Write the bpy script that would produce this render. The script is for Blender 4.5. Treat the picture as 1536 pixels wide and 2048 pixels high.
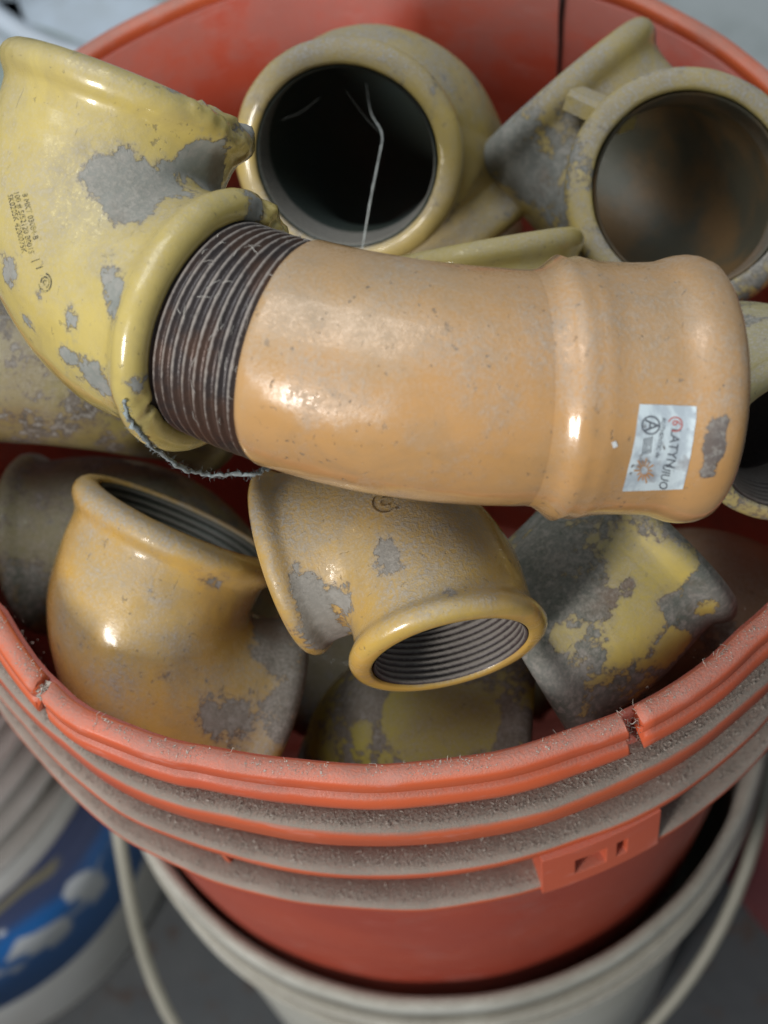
import bpy, bmesh, math, random
import numpy as np
from mathutils import Vector, Matrix, noise
from mathutils.bvhtree import BVHTree
random.seed(7); rng = np.random.default_rng(11)
for o in list(bpy.data.objects): bpy.data.objects.remove(o)
S = bpy.context.scene
COL = S.collection
PI = math.pi

# ------------------------------------------------------------------ camera
RIMZ = 0.60                                   # height of the red rim above the floor
CAM = Vector((-0.00751, -0.29099, 0.38066 + RIMZ))
PIT, ROLL, FPX = math.radians(60.005), math.radians(-8.47), 3200.0
FW = Vector((0, math.cos(PIT), -math.sin(PIT)))
RT0 = Vector((1, 0, 0)); UP0 = RT0.cross(FW)
RT = RT0*math.cos(ROLL) + UP0*math.sin(ROLL)
UP = -RT0*math.sin(ROLL) + UP0*math.cos(ROLL)
BK = -FW
cd = bpy.data.cameras.new('camera'); cam = bpy.data.objects.new('camera', cd); COL.objects.link(cam)
cam.matrix_world = Matrix(((RT.x, UP.x, BK.x, CAM.x), (RT.y, UP.y, BK.y, CAM.y), (RT.z, UP.z, BK.z, CAM.z), (0, 0, 0, 1)))
cd.sensor_fit = 'VERTICAL'; cd.sensor_height = 24; cd.sensor_width = 18
cd.lens = FPX/2048*24
cd.clip_start = 0.01; cd.clip_end = 50
cd.dof.use_dof = True; cd.dof.focus_distance = 0.388; cd.dof.aperture_fstop = 8.2
S.camera = cam

# ------------------------------------------------------------------ light
W = bpy.data.worlds.new('World'); S.world = W; W.use_nodes = True
bg = W.node_tree.nodes['Background']; bg.inputs[0].default_value = (0.80, 0.93, 1.0, 1); bg.inputs[1].default_value = 0.22
def area(name, loc, target, sx, sy, power, col):
    l = bpy.data.lights.new(name, 'AREA'); l.shape = 'RECTANGLE'; l.size = sx; l.size_y = sy; l.energy = power; l.color = col
    o = bpy.data.objects.new(name, l); COL.objects.link(o); o.location = loc
    o.rotation_euler = (Vector(target)-Vector(loc)).to_track_quat('-Z', 'Y').to_euler()
    return o
RC = (0, 0, RIMZ)
area('window_light', (-1.35, -1.55, RIMZ+0.78), RC, 0.42, 0.62, 37, (1.0, 0.97, 0.93))
area('skylight', (-0.5, 0.3, RIMZ+2.3), RC, 1.8, 1.5, 46, (0.96, 0.99, 1.0))
vs = S.view_settings; vs.view_transform = 'Standard'; vs.look = 'None'; vs.exposure = 0.0; vs.gamma = 1
S.render.engine = 'CYCLES'

# ------------------------------------------------------------------ helpers
def ray(x, y): return FW + RT*((x-768)/FPX) + UP*((1024-y)/FPX)
def at(x, y, d): return CAM + ray(x, y)*d               # d = distance along the view axis
def at_z(x, y, z):
    v = ray(x, y); return CAM + v*((z+RIMZ-CAM.z)/v.z)
def proj(p):
    d = p-CAM; z = d.dot(FW); return 768+FPX*d.dot(RT)/z, 1024-FPX*d.dot(UP)/z
def sph(phi, tau):                                       # direction: phi in the picture, tau towards the viewer
    p, t = math.radians(phi), math.radians(tau)
    return (RT*math.cos(p)+UP*math.sin(p))*math.cos(t) + BK*math.sin(t)

def mesh_obj(name, V, F, mat, parent=None, smooth=True, attrs=None):
    me = bpy.data.meshes.new(name); me.from_pydata([tuple(v) for v in V], [], F); me.update()
    if smooth: me.polygons.foreach_set('use_smooth', [True]*len(me.polygons))
    for k, a in (attrs or {}).items():
        at_ = me.attributes.new(k, 'FLOAT', 'POINT'); at_.data.foreach_set('value', np.asarray(a, dtype=np.float32))
    o = bpy.data.objects.new(name, me); COL.objects.link(o)
    if mat: me.materials.append(mat)
    if parent: o.parent = parent
    return o
def empty(name, M):
    o = bpy.data.objects.new(name, None); COL.objects.link(o); o.matrix_world = M; o.empty_display_size = 0.02; return o
def tag(o, label, cat=None, group=None, kind=None):
    if label: o['label'] = label
    if cat: o['category'] = cat
    if group: o['group'] = group
    if kind: o['kind'] = kind
    return o

# ------------------------------------------------------------------ materials
class NT:
    def __init__(s, name):
        s.m = bpy.data.materials.new(name); s.m.use_nodes = True; s.t = s.m.node_tree; s.n = s.t.nodes; s.p = s.n['Principled BSDF']
        tc = s.n.new('ShaderNodeTexCoord'); s.obj = tc.outputs['Object']
    def link(s, a, b): s.t.links.new(a, b)
    def setin(s, sock, v):
        if isinstance(v, bpy.types.NodeSocket): s.link(v, sock)
        elif isinstance(v, (tuple, list)): sock.default_value = (*v, 1) if len(v) == 3 and sock.type == 'RGBA' else v
        else: sock.default_value = v
    def coord(s, seed=0, scale=(1, 1, 1), rot=(0, 0, 0)):
        mp = s.n.new('ShaderNodeMapping'); s.link(s.obj, mp.inputs[0]); mp.inputs[1].default_value = (seed*1.37, seed*2.11, seed*.73); mp.inputs[2].default_value = rot; mp.inputs[3].default_value = scale
        return mp.outputs[0]
    def noise(s, vec, scale, detail=4, rough=.55, dist=0):
        k = s.n.new('ShaderNodeTexNoise'); s.link(vec, k.inputs['Vector']); k.inputs['Scale'].default_value = scale; k.inputs['Detail'].default_value = detail; k.inputs['Roughness'].default_value = rough; k.inputs['Distortion'].default_value = dist
        return k.outputs[0]
    def vor(s, vec, scale, feat='F1'):
        k = s.n.new('ShaderNodeTexVoronoi'); k.feature = feat; s.link(vec, k.inputs['Vector']); k.inputs['Scale'].default_value = scale; return k.outputs[0]
    def math(s, op, a, b=0, c=0, clamp=False):
        k = s.n.new('ShaderNodeMath'); k.operation = op; k.use_clamp = clamp
        for i, v in enumerate((a, b, c)): s.setin(k.inputs[i], v)
        return k.outputs[0]
    def step(s, v, lo, hi, a=0., b=1.):
        k = s.n.new('ShaderNodeMapRange'); k.interpolation_type = 'SMOOTHSTEP'; s.setin(k.inputs[0], v); s.setin(k.inputs[1], lo); s.setin(k.inputs[2], hi); s.setin(k.inputs[3], a); s.setin(k.inputs[4], b)
        return k.outputs[0]
    def mix(s, f, a, b):
        k = s.n.new('ShaderNodeMix'); k.data_type = 'RGBA'; s.setin(k.inputs[0], f); s.setin(k.inputs[6], a); s.setin(k.inputs[7], b); return k.outputs[2]
    def attr(s, name):
        k = s.n.new('ShaderNodeAttribute'); k.attribute_name = name; return k.outputs['Fac']
    def nz(s):
        g = s.n.new('ShaderNodeNewGeometry'); x = s.n.new('ShaderNodeSeparateXYZ'); s.link(g.outputs['Normal'], x.inputs[0]); return x.outputs[2]
    def point(s):
        g = s.n.new('ShaderNodeNewGeometry'); return g.outputs['Pointiness']
    def bump(s, h, strength, dist):
        b = s.n.new('ShaderNodeBump'); s.setin(b.inputs['Strength'], strength); b.inputs['Distance'].default_value = dist; s.link(h, b.inputs['Height']); s.link(b.outputs[0], s.p.inputs['Normal'])
    def out(s, col=None, rough=None, metal=None, coat=None, spec=None):
        for k, v in (('Base Color', col), ('Roughness', rough), ('Metallic', metal), ('Coat Weight', coat), ('Specular IOR Level', spec)):
            if v is not None: s.setin(s.p.inputs[k], v)
        return s.m

DUST = (0.27, 0.245, 0.215)
def painted_iron(name, seed, paint=(0.50, 0.33, 0.07), paint2=(0.44, 0.33, 0.10), metal=(0.20, 0.205, 0.19), metal2=(0.10, 0.115, 0.09),
                 wear=0.0, dust=0.5, rough=0.27, specks=0.6, chipscale=34, film=.35, gloss=.75):
    t = NT(name); v = t.coord(seed)
    n1 = t.noise(v, chipscale, 7, .62, .35); n2 = t.noise(v, 150, 6, .66, .2); n3 = t.noise(v, 520, 3, .6)
    m = t.math('ADD', t.math('MULTIPLY', n1, .70), t.math('ADD', t.math('MULTIPLY', n2, .46), t.math('MULTIPLY', n3, .22)))
    m = t.math('SUBTRACT', m, .19)
    m = t.math('ADD', m, t.math('ADD', t.attr('wear'), wear))
    chip = t.step(m, .618, .632)
    thin = t.step(m, .52, .63)                                         # paint worn thin round the chips
    pc = t.mix(t.step(t.noise(v, 16, 3), .35, .65), paint, paint2)
    pc = t.mix(t.math('MULTIPLY', thin, .35), pc, metal)
    # dark pits, hair scratches and rubbed-in dirt
    sp = t.step(t.noise(t.coord(seed+3), 420, 4, .65), .655, .70)
    sp2 = t.step(t.noise(t.coord(seed+4), 210, 5, .7), .66, .69)
    sc = t.step(t.noise(t.coord(seed+5, (1, 7, 2), (.4, .7, .2)), 120, 4, .62), .685, .72)
    sc2 = t.step(t.noise(t.coord(seed+6, (6, 1, 2), (.2, .5, 1.1)), 120, 4, .62), .69, .72)
    pit = t.math('MAXIMUM', t.math('MAXIMUM', sp, sp2), t.math('MAXIMUM', sc, sc2))
    pit = t.math('MULTIPLY', pit, t.step(t.noise(t.coord(seed+9), 24, 4, .6), .40, .60, .30, 1.0))
    pc = t.mix(t.math('MULTIPLY', pit, specks), pc, (0.085, 0.07, 0.055))
    grime = t.step(t.noise(v, 48, 8, .72, .4), .42, .72)
    pc = t.mix(t.math('MULTIPLY', grime, .22+.25*min(1, dust)), pc, (0.21, 0.17, 0.115))
    mc = t.mix(t.step(t.noise(v, 60, 6, .65), .35, .65), metal, metal2)
    mc = t.mix(t.math('MULTIPLY', t.step(n3, .45, .70), .7), mc, (0.30, 0.285, 0.26))
    mc = t.mix(t.step(t.noise(t.coord(seed+8), 26, 5, .6), .56, .72), mc, (0.16, 0.11, 0.075))
    edge = t.math('MULTIPLY', t.step(m, .590, .618), t.math('SUBTRACT', 1, chip))
    pc = t.mix(t.math('MULTIPLY', edge, .55), pc, (0.13, 0.085, 0.05))
    mc = t.mix(t.math('MULTIPLY', t.step(m, .655, .628), .45), mc, (0.085, 0.07, 0.055))
    col = t.mix(chip, pc, mc)
    # dust that settled on the upper faces, and a thin clinging film
    g = t.noise(v, 1100, 3, .7); gl = t.noise(v, 42, 6, .68, .3); gf = t.noise(t.coord(seed+7), 320, 5, .7)
    dm = t.math('MULTIPLY', t.step(t.math('ADD', t.nz(), t.math('MULTIPLY', gl, 1.7)), 1.15, 1.95), dust)
    fm = t.math('MULTIPLY', t.math('MULTIPLY', t.step(gf, .40, .66), t.step(gl, .44, .64)), film)
    dm = t.math('ADD', t.math('MULTIPLY', dm, t.step(g, .30, .62, .30, 1.0)), t.math('MULTIPLY', fm, .55), clamp=True)
    dm = t.math('MINIMUM', dm, .95)
    col = t.mix(dm, col, t.mix(t.step(g, .4, .7), DUST, (0.38, 0.35, 0.31)))
    r = t.math('ADD', t.math('MULTIPLY', chip, .42), rough)
    r = t.math('ADD', r, t.math('ADD', t.math('MULTIPLY', grime, .14), t.math('MULTIPLY', pit, .3)))
    r = t.math('ADD', r, t.math('MULTIPLY', dm, .75), clamp=True)
    h = t.math('ADD', t.math('MULTIPLY', chip, -.5), t.math('MULTIPLY', g, t.math('ADD', t.math('MULTIPLY', dm, .55), .03)))
    h = t.math('ADD', h, t.math('MULTIPLY', n2, .08)); h = t.math('ADD', h, t.math('MULTIPLY', pit, -.45))
    t.bump(h, .6, .00045)
    co = t.math('MULTIPLY', t.math('SUBTRACT', 1, chip), t.math('SUBTRACT', gloss, t.math('MULTIPLY', dm, 2.2)), clamp=True)
    t.p.inputs['Coat Roughness'].default_value = .09
    return t.out(col, r, 0, co)

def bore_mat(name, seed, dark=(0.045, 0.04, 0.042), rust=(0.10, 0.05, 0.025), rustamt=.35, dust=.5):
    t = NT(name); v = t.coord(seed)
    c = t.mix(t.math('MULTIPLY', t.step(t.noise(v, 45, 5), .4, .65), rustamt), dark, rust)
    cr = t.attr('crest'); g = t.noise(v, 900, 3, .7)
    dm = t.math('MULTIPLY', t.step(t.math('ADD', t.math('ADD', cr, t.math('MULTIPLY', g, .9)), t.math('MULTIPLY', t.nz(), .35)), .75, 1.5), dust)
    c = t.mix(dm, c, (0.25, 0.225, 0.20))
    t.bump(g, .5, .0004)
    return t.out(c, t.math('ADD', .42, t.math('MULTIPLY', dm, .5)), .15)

def plastic(name, col, col2=None, dust=.5, rough=.4, seed=0, dustcol=DUST, up=1.0, scuff=(0.62, 0.36, 0.33), cover=.55, lo=.62, hi=1.25):
    t = NT(name); v = t.coord(seed)
    c = t.mix(t.step(t.noise(v, 14, 4), .3, .7), col, col2 or col)
    sc = t.step(t.noise(t.coord(seed+2, (1, 1, 3)), 60, 6, .7), .55, .72)
    c = t.mix(t.math('MULTIPLY', sc, .32), c, scuff)
    g = t.noise(v, 1300, 3, .7); gl = t.noise(v, 33, 6, .68)
    dm = t.step(t.math('ADD', t.math('MULTIPLY', t.nz(), up), t.math('MULTIPLY', gl, 1.0)), lo, hi)
    dm = t.math('MULTIPLY', t.math('MULTIPLY', dm, dust), t.step(g, .3, .6, cover, 1.0), clamp=True)
    c = t.mix(dm, c, t.mix(t.step(gl, .35, .65), dustcol, tuple(x*.78 for x in dustcol)))
    r = t.math('ADD', rough, t.math('ADD', t.math('MULTIPLY', dm, .5), t.math('MULTIPLY', sc, .2)), clamp=True)
    t.bump(t.math('ADD', t.math('MULTIPLY', g, t.math('ADD', dm, .08)), t.math('MULTIPLY', gl, .4)), .5, .0006)
    return t.out(c, r)
def plain(name, col, rough=.6, nscale=0, col2=None, seed=0, lo=.35, hi=.65):
    t = NT(name)
    if nscale: c = t.mix(t.step(t.noise(t.coord(seed), nscale, 6, .65), lo, hi), col, col2)
    else: c = col
    return t.out(c, rough)

# ------------------------------------------------------------------ setting: the floor
t = NT('floor_concrete'); v = t.coord(1)
c = t.mix(t.step(t.noise(v, 5, 6, .6), .35, .65), (0.055, 0.060, 0.066), (0.10, 0.10, 0.10))
c = t.mix(t.step(t.noise(v, 60, 4, .6), .55, .7), c, (0.06, 0.045, 0.04))
t.bump(t.noise(v, 90, 5, .7), .4, .002)
floor_m = t.out(c, .75)
bm = bmesh.new(); bmesh.ops.create_grid(bm, x_segments=24, y_segments=24, size=4)
for q in bm.verts: q.co.z = .002*noise.noise(q.co*3)
me = bpy.data.meshes.new('floor'); bm.to_mesh(me); bm.free(); me.materials.append(floor_m)
fl = bpy.data.objects.new('floor', me); COL.objects.link(fl); tag(fl, 'dark grey concrete floor around the buckets', None, None, 'structure')

# ------------------------------------------------------------------ lathe
def lathe(profile, seg=192, a0=0., a1=2*PI, dr=None, closed=True, rough=0., zf=None):
    """profile: list of (r, z); dr(theta, z) radial offset; returns V, F"""
    V, F = [], []; full = abs(a1-a0-2*PI) < 1e-6
    n = seg if full else seg+1
    for (r, z) in profile:
        for i in range(n):
            th = a0+(a1-a0)*i/seg
            rr = r+(dr(th, z) if dr else 0)
            if rough: rr += rough*noise.noise(Vector((math.cos(th)*6, math.sin(th)*6, z*20)))
            zz = z+(zf(th, z) if zf else 0)
            V.append((rr*math.cos(th), rr*math.sin(th), zz))
    m = len(profile)
    for j in range(m-1 if not closed else m):
        j2 = (j+1) % m
        for i in range(seg):
            i2 = (i+1) % n if full else i+1
            F.append((j*n+i, j*n+i2, j2*n+i2, j2*n+i))
    if closed and not full:
        F.append(tuple(j*n for j in range(m))); F.append(tuple(j*n+n-1 for j in reversed(range(m))))
    return V, F

# lip outline traced on the rim plane: the worn lip is no longer a true circle
LIPPTS = [(0, 1215), (39, 1285), (73, 1332), (104, 1363), (141, 1400), (172, 1421), (260, 1455), (359, 1486), (400, 1492), (595, 1523), (732, 1531), (830, 1525), (1000, 1503), (1136, 1462), (1250, 1422), (1331, 1379), (1422, 1317), (1487, 1257), (1536, 1215)]
_a, _r = [], []
for q in LIPPTS:
    w = at_z(*q, 0); _a.append(math.atan2(w.y, w.x) % (2*PI)); _r.append(math.hypot(w.x, w.y)-.146)
_o = np.argsort(_a); _a = np.array(_a)[_o]; _r = np.array(_r)[_o]
_a = np.concatenate([[_a[0]-.6], _a, [_a[-1]+.6]]); _r = np.concatenate([[0], _r, [0]])
_r = np.clip(_r, -.004, .005)
def lip_dr(th, z):
    f = np.interp(th % (2*PI), _a, _r, left=0, right=0)
    return float(f)*max(0., 1+z/.12)*(.55 if z < -.02 else 1)

# ------------------------------------------------------------------ red bucket
RB = empty('bucket', Matrix.Translation((0, 0, RIMZ)))
tag(RB, 'cracked red plastic bucket full of old pipe fittings, nested in a white bucket', 'bucket')
red_lip = plastic('red_plastic_lip', (0.62, 0.12, 0.042), (0.56, 0.10, 0.042), dust=.75, rough=.33, seed=2, up=.60, lo=.62, hi=1.25, dustcol=(0.37, 0.245, 0.21))
red_face = plastic('red_plastic_ribs', (0.64, 0.125, 0.042), (0.56, 0.10, 0.042), dust=1.0, rough=.36, seed=3, up=1.3, dustcol=(0.31, 0.265, 0.225), cover=.90)
red_wall = plastic('red_plastic_wall', (0.47, 0.072, 0.034), (0.40, 0.06, 0.034), dust=.48, rough=.42, seed=4, up=.25, lo=.46, hi=.74, dustcol=(0.36, 0.19, 0.165), scuff=(.50, .22, .19))
# wall: outside, bottom and inside of the shell
prof = [(.1462, -.004), (.1448, -.07), (.1440, -.09), (.1300, -.36), (.1280, -.365), (.0, -.365), (.0, -.361), (.1265, -.361), (.1278, -.355), (.1425, -.06), (.1440, -.004)]
V, F = lathe(prof, 160, dr=lip_dr, closed=True, rough=.0006); mesh_obj('wall', V, [f for f in F if len(set(f)) > 2], red_wall, RB)
# lip in two pieces, broken at the crack on the right and at the old break on the left
def ang(x, y, z=0):
    w = at_z(x, y, z); return math.atan2(w.y, w.x)
crack = ang(1268, 1440); brk = ang(80, 1372)
lipP = [(.1452, -.003), (.1455, -.0006), (.1463, .0004), (.1485, .0006), (.1506, .0003), (.1513, -.0010), (.1515, -.0048), (.1510, -.0058), (.1497, -.0064), (.1498, -.0072), (.1516, -.0080), (.1524, -.0090), (.1527, -.0128), (.1524, -.0150), (.1510, -.0156), (.1470, -.0150), (.1464, -.008)]
def jag(th, z): return 0
def lip_piece(a0, a1, seg, j0, j1):
    V, F = lathe(lipP, seg, a0, a1, dr=lip_dr, closed=True, rough=.0005); n = seg+1
    for k in range(len(lipP)):                        # torn, uneven ends
        for i, s in ((0, j0), (n-1, j1)):
            x, y, z = V[k*n+i]; d = s*noise.noise(Vector((x*400, z*500, 3.1)))*.0022+s*.0006; th = math.atan2(y, x)
            V[k*n+i] = (x-d*math.sin(th), y+d*math.cos(th), z)
    return mesh_obj('lip', V, F, red_lip, RB)
g = .0095
lip_piece(crack+g, brk+2*PI-.006, 210, 1, -1)
lip_piece(brk+.010, crack-g, 110, 1, -1)
# three dusty ribs
RIBS = []
for (zt, R, hh, ri) in ((-.0286, .1535, .0115, .1440), (-.0586, .1553, .0045, .1440), (-.0850, .1574, .0032, .1430)):
    P = [(ri, zt+.0006), (R-.0022, zt), (R-.0008, zt-.0003), (R, zt-.0012), (R+.0002, zt-hh), (R-.001, zt-hh-.0008), (ri, zt-hh-.0004)]
    V, F = lathe(P, 320, dr=lip_dr, rough=.0009); mesh_obj('rib', V, F, red_face, RB)
    RIBS.append((zt, R, ri))
# upright gussets under the ribs
for a, zt, h, R in ((ang(440, 1720, -.075), -.063, .022, .1553), (ang(1375, 1500, -.05), -.040, .018, .1530), (ang(1190, 1540, -.03), -.016, .0125, .150)):
    w = .0008
    V = [((r_)*math.cos(a+s*w/r_), (r_)*math.sin(a+s*w/r_), z_) for s in (-1, 1) for (r_, z_) in ((.144, zt-.0004), (R-.002, zt-.0004), (R-.004, zt-h), (.144, zt-h))]
    mesh_obj('gusset', V, [(0, 1, 2, 3), (7, 6, 5, 4), (0, 4, 5, 1), (1, 5, 6, 2), (2, 6, 7, 3), (3, 7, 4, 0)], red_face, RB, False)
# handle boss with its slot and pin hole
a0 = ang(1084, 1765, -.080); a1 = ang(1318, 1665, -.080)
zt, zb = -.0632, -.0890; Ri, Ro = .1430, .1585
ts = [0, .27, .53, .62, .71, 1]; zs = [0, .30, .72, 1]
def bp(u, w, R): a = a0+(a1-a0)*u; return (R*math.cos(a), R*math.sin(a), zt+(zb-zt)*w)
Ut = sorted(set(ts+[i/14 for i in range(15)]))
V, F = [], []
for w in zs:
    for u in Ut: V.append(bp(u, w, Ro-.0016*(1-w)))
nU = len(Ut); holes = []
for j in range(3):
    for i in range(nU-1):
        um = (Ut[i]+Ut[i+1])/2
        if j == 1 and (.27 < um < .53 or .62 < um < .71): holes.append((i, j)); continue
        F.append((j*nU+i, j*nU+i+1, (j+1)*nU+i+1, (j+1)*nU+i))
base = len(V)
for w in zs:
    for u in Ut: V.append(bp(u, w, Ri))
for j in range(3):
    for i in range(nU-1): F.append((base+(j+1)*nU+i, base+(j+1)*nU+i+1, base+j*nU+i+1, base+j*nU+i))
for i in range(nU-1):
    F.append((base+i, base+i+1, i+1, i)); F.append((3*nU+i, 3*nU+i+1, base+3*nU+i+1, base+3*nU+i))
for j in range(3):
    F.append((j*nU, (j+1)*nU, base+(j+1)*nU, base+j*nU)); e = nU-1; F.append((base+j*nU+e, base+(j+1)*nU+e, (j+1)*nU+e, j*nU+e))
for (i, j) in holes:                                   # side walls of the holes
    def bothe(p, q): F.append((p, q, base+q, base+p))
    bothe(j*nU+i, j*nU+i+1); bothe((j+1)*nU+i+1, (j+1)*nU+i)
    if (i-1, j) not in holes: bothe((j+1)*nU+i, j*nU+i)
    if (i+1, j) not in holes: bothe(j*nU+i+1, (j+1)*nU+i+1)
mesh_obj('handle_boss', V, F, plastic('red_plastic_boss', (0.60, 0.12, 0.055), (0.55, 0.10, 0.05), dust=.45, rough=.38, seed=8, up=.5), RB, False).modifiers.new('round', 'BEVEL').width = .0005
# dark strip on the far wall, its colour giving the shade inside a split
ac = ang(1137, 30, -.02)
dark = plain('split_shadow', (0.05, 0.02, 0.018), .8)
V, F = [], []
for k in range(9):
    z = -.004-.045*k/8; r_ = .1440-.0015*(-z/.06)-.0004; wv = .0011*(1-.6*k/8)
    for s in (-1, 1):
        a = ac+s*wv/r_+.002*noise.noise(Vector((z*90, 0, 0))); V.append((r_*math.cos(a), r_*math.sin(a), z))
for k in range(8): F.append((2*k, 2*k+1, 2*k+3, 2*k+2))
me_ = mesh_obj('wall_split_strip', V, F, dark, RB)
sol = me_.modifiers.new('thick', 'SOLIDIFY'); sol.thickness = .0012

# ------------------------------------------------------------------ white bucket underneath, with its wire bail
WZ = RIMZ-.268
WB = empty('bucket', Matrix.Translation((0.004, 0.0, 0)))
tag(WB, 'grimy white plastic bucket with hanging bail, holding the red bucket', 'bucket')
white = plastic('dirty_white_plastic', (0.60, 0.60, 0.55), (0.50, 0.49, 0.43), dust=.7, rough=.42, seed=12, up=.5, lo=.50, hi=.95, dustcol=(0.25, 0.21, 0.16), scuff=(.3, .28, .24))
P = [(.1412, WZ-.004), (.1420, WZ), (.1455, WZ), (.1465, WZ-.004), (.1465, WZ-.014), (.1440, WZ-.0145), (.1412, WZ-.012)]
V, F = lathe(P, 160, rough=.0008); mesh_obj('lip', V, F, white, WB)
P = [(.1425, WZ-.006), (.1418, WZ-.07), (.1330, .006), (.131, .0), (.0, .0), (.0, .003), (.129, .004), (.1305, .01), (.1395, WZ-.07), (.1405, WZ-.006)]
V, F = lathe(P, 128); mesh_obj('wall', V, [f for f in F if len(set(f)) > 2], white, WB)
for zz, R in ((WZ-.030, .1485), (WZ-.056, .1480)):
    P = [(.1420, zz), (R-.001, zz), (R, zz-.001), (R, zz-.004), (.1420, zz-.0045)]
    V, F = lathe(P, 160); mesh_obj('rib', V, F, white, WB)
bailm = plastic('bail_wire', (0.30, 0.285, 0.235), (0.22, 0.21, 0.17), dust=.5, rough=.5, seed=14, up=.3, scuff=(.35, .33, .28))
def tube(pts, r, seg=8, closed_end=True, jitter=0.):
    V, F = [], []; n = len(pts); pts = [Vector(p) for p in pts]
    prev = None
    for i, p in enumerate(pts):
        d = (pts[min(i+1, n-1)]-pts[max(i-1, 0)]).normalized()
        if prev is None: a = d.orthogonal().normalized()
        else: a = (prev-d*prev.dot(d)).normalized()
        prev = a; b = d.cross(a)
        rr = r[i] if isinstance(r, (list, tuple, np.ndarray)) else r
        for k in range(seg):
            th = 2*PI*k/seg; q = rr*(1+(jitter*random.uniform(-1, 1)))
            V.append(p+a*q*math.cos(th)+b*q*math.sin(th))
    for i in range(n-1):
        for k in range(seg):
            k2 = (k+1) % seg; F.append((i*seg+k, i*seg+k2, (i+1)*seg+k2, (i+1)*seg+k))
    F.append(tuple(range(seg-1, -1, -1))); F.append(tuple((n-1)*seg+k for k in range(seg)))
    return V, F
def spline(pts, n):
    pts = [Vector(p) for p in pts]; P = [pts[0]*2-pts[1]]+pts+[pts[-1]*2-pts[-2]]; out = []
    m = len(pts)-1
    for i in range(n+1):
        u = i/n*m; k = min(int(u), m-1); f = u-k; a, b, c_, d = P[k], P[k+1], P[k+2], P[k+3]
        out.append(.5*((2*b)+(c_-a)*f+(2*a-5*b+4*c_-d)*f*f+(3*b-a-3*c_+d)*f**3))
    return out
# bail: a half hoop hanging down the front of the bucket from two ears at the sides
bl = []
for i in range(41):
    a = PI*i/40; s = math.sin(a); x = -.1535*math.cos(a)-.034*s
    bl.append(Vector((x, -.02-.142*s**.8 if s > 0 else -.02, WZ-.04-.175*s**.75 if s > 0 else WZ-.04)))
V, F = tube(bl, .0032, 8); mesh_obj('bail', V, F, bailm, WB)
for sx in (-1, 1):
    V, F = lathe([(.0, .0), (.011, .0), (.012, .003), (.009, .010), (.0, .010)], 24)
    V = [(sx*(.1425+z), -.02+y, WZ-.04+x) for (x, y, z) in V]
    mesh_obj('ear', V, [f for f in F if len(set(f)) > 2], white, WB)

# ------------------------------------------------------------------ neighbours
def neighbour(label, c, R, H, wallm, extra=None, rn=4, lidm=None, contents=None):
    b = empty('bucket', Matrix.Translation((c[0], c[1], 0))); tag(b, label, 'bucket', 'buckets standing round the red one')
    P = [(R-.004, H-.008), (R-.009, .006), (R-.012, 0), (0, 0), (0, .004), (R-.014, .004), (R-.012, .01), (R-.007, H-.008)]
    V, F = lathe(P, 96); mesh_obj('wall', V, [f for f in F if len(set(f)) > 2], wallm, b)
    V, F = lathe([(R-.008, H-.012), (R-.006, H), (R+.001, H), (R+.003, H-.004), (R+.003, H-.012), (R-.003, H-.013)], 96); mesh_obj('lip', V, F, wallm, b)
    for k in range(rn):
        z = H-.032-k*.026; V, F = lathe([(R-.006, z), (R+.003, z), (R+.005, z-.002), (R+.004, z-.006), (R-.006, z-.007)], 96); mesh_obj('rib', V, F, wallm, b)
    if contents:
        V, F = lathe([(0, H-.05), (R*.4, H-.045), (R*.8, H-.06), (R-.010, H-.06), (R-.011, H-.08), (0, H-.08)], 48, rough=.004); mesh_obj('contents', V, [f for f in F if len(set(f)) > 2], contents, b)
    return b
def ground_at(x, y): return at_z(x, y, -RIMZ)
def top_at(x, y, h=.38): return at_z(x, y, h-RIMZ)
# left: white bucket with a blue printed label
lw = plastic('grey_white_plastic', (0.50, 0.505, 0.50), (0.42, 0.41, 0.39), dust=.55, rough=.4, seed=21, up=.9, dustcol=(.26, .235, .21), scuff=(.4, .38, .35))
LC = ground_at(-70, 1662); LR = .150; LH = .37
LB = neighbour('white bucket with a blue printed label standing left of the stacked buckets', LC, LR, LH, lw, rn=4, contents=plain('dark_fill', (0.03, 0.032, 0.035), .6))  # near-black contents set below the rim
t = NT('blue_label'); v = t.coord(2)
sx = t.n.new('ShaderNodeSeparateXYZ'); t.link(t.obj, sx.inputs[0]); z = sx.outputs[2]
zz = t.math('ADD', z, t.math('MULTIPLY', t.math('SUBTRACT', t.noise(t.coord(3), 14, 2), .5), .05))
navy, blue, wh = (0.035, 0.05, 0.12), (0.010, 0.13, 0.42), (0.55, 0.58, 0.62)
c = t.mix(t.step(zz, .145, .175), blue, navy)
blob = t.step(t.noise(t.coord(5, (1, 1, .8)), 30, 2, .5), .50, .56)
inb = t.math('MULTIPLY', t.step(z, .105, .115), t.step(z, .185, .175))
c = t.mix(t.math('MULTIPLY', blob, inb), c, wh)
yb = t.math('MULTIPLY', t.math('MULTIPLY', t.step(zz, .190, .194), t.step(zz, .210, .206)), t.step(t.noise(v, 11, 1), .45, .5))
c = t.mix(t.math('MULTIPLY', yb, .35), c, (0.40, 0.34, 0.10))
lab_m = t.out(c, .45)
V, F = lathe([(LR-.0050, .212), (LR-.0042, .2125), (LR-.0078, .0705), (LR-.0088, .071)], 96); mesh_obj('label_band', V, F, lab_m, LB)
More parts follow.
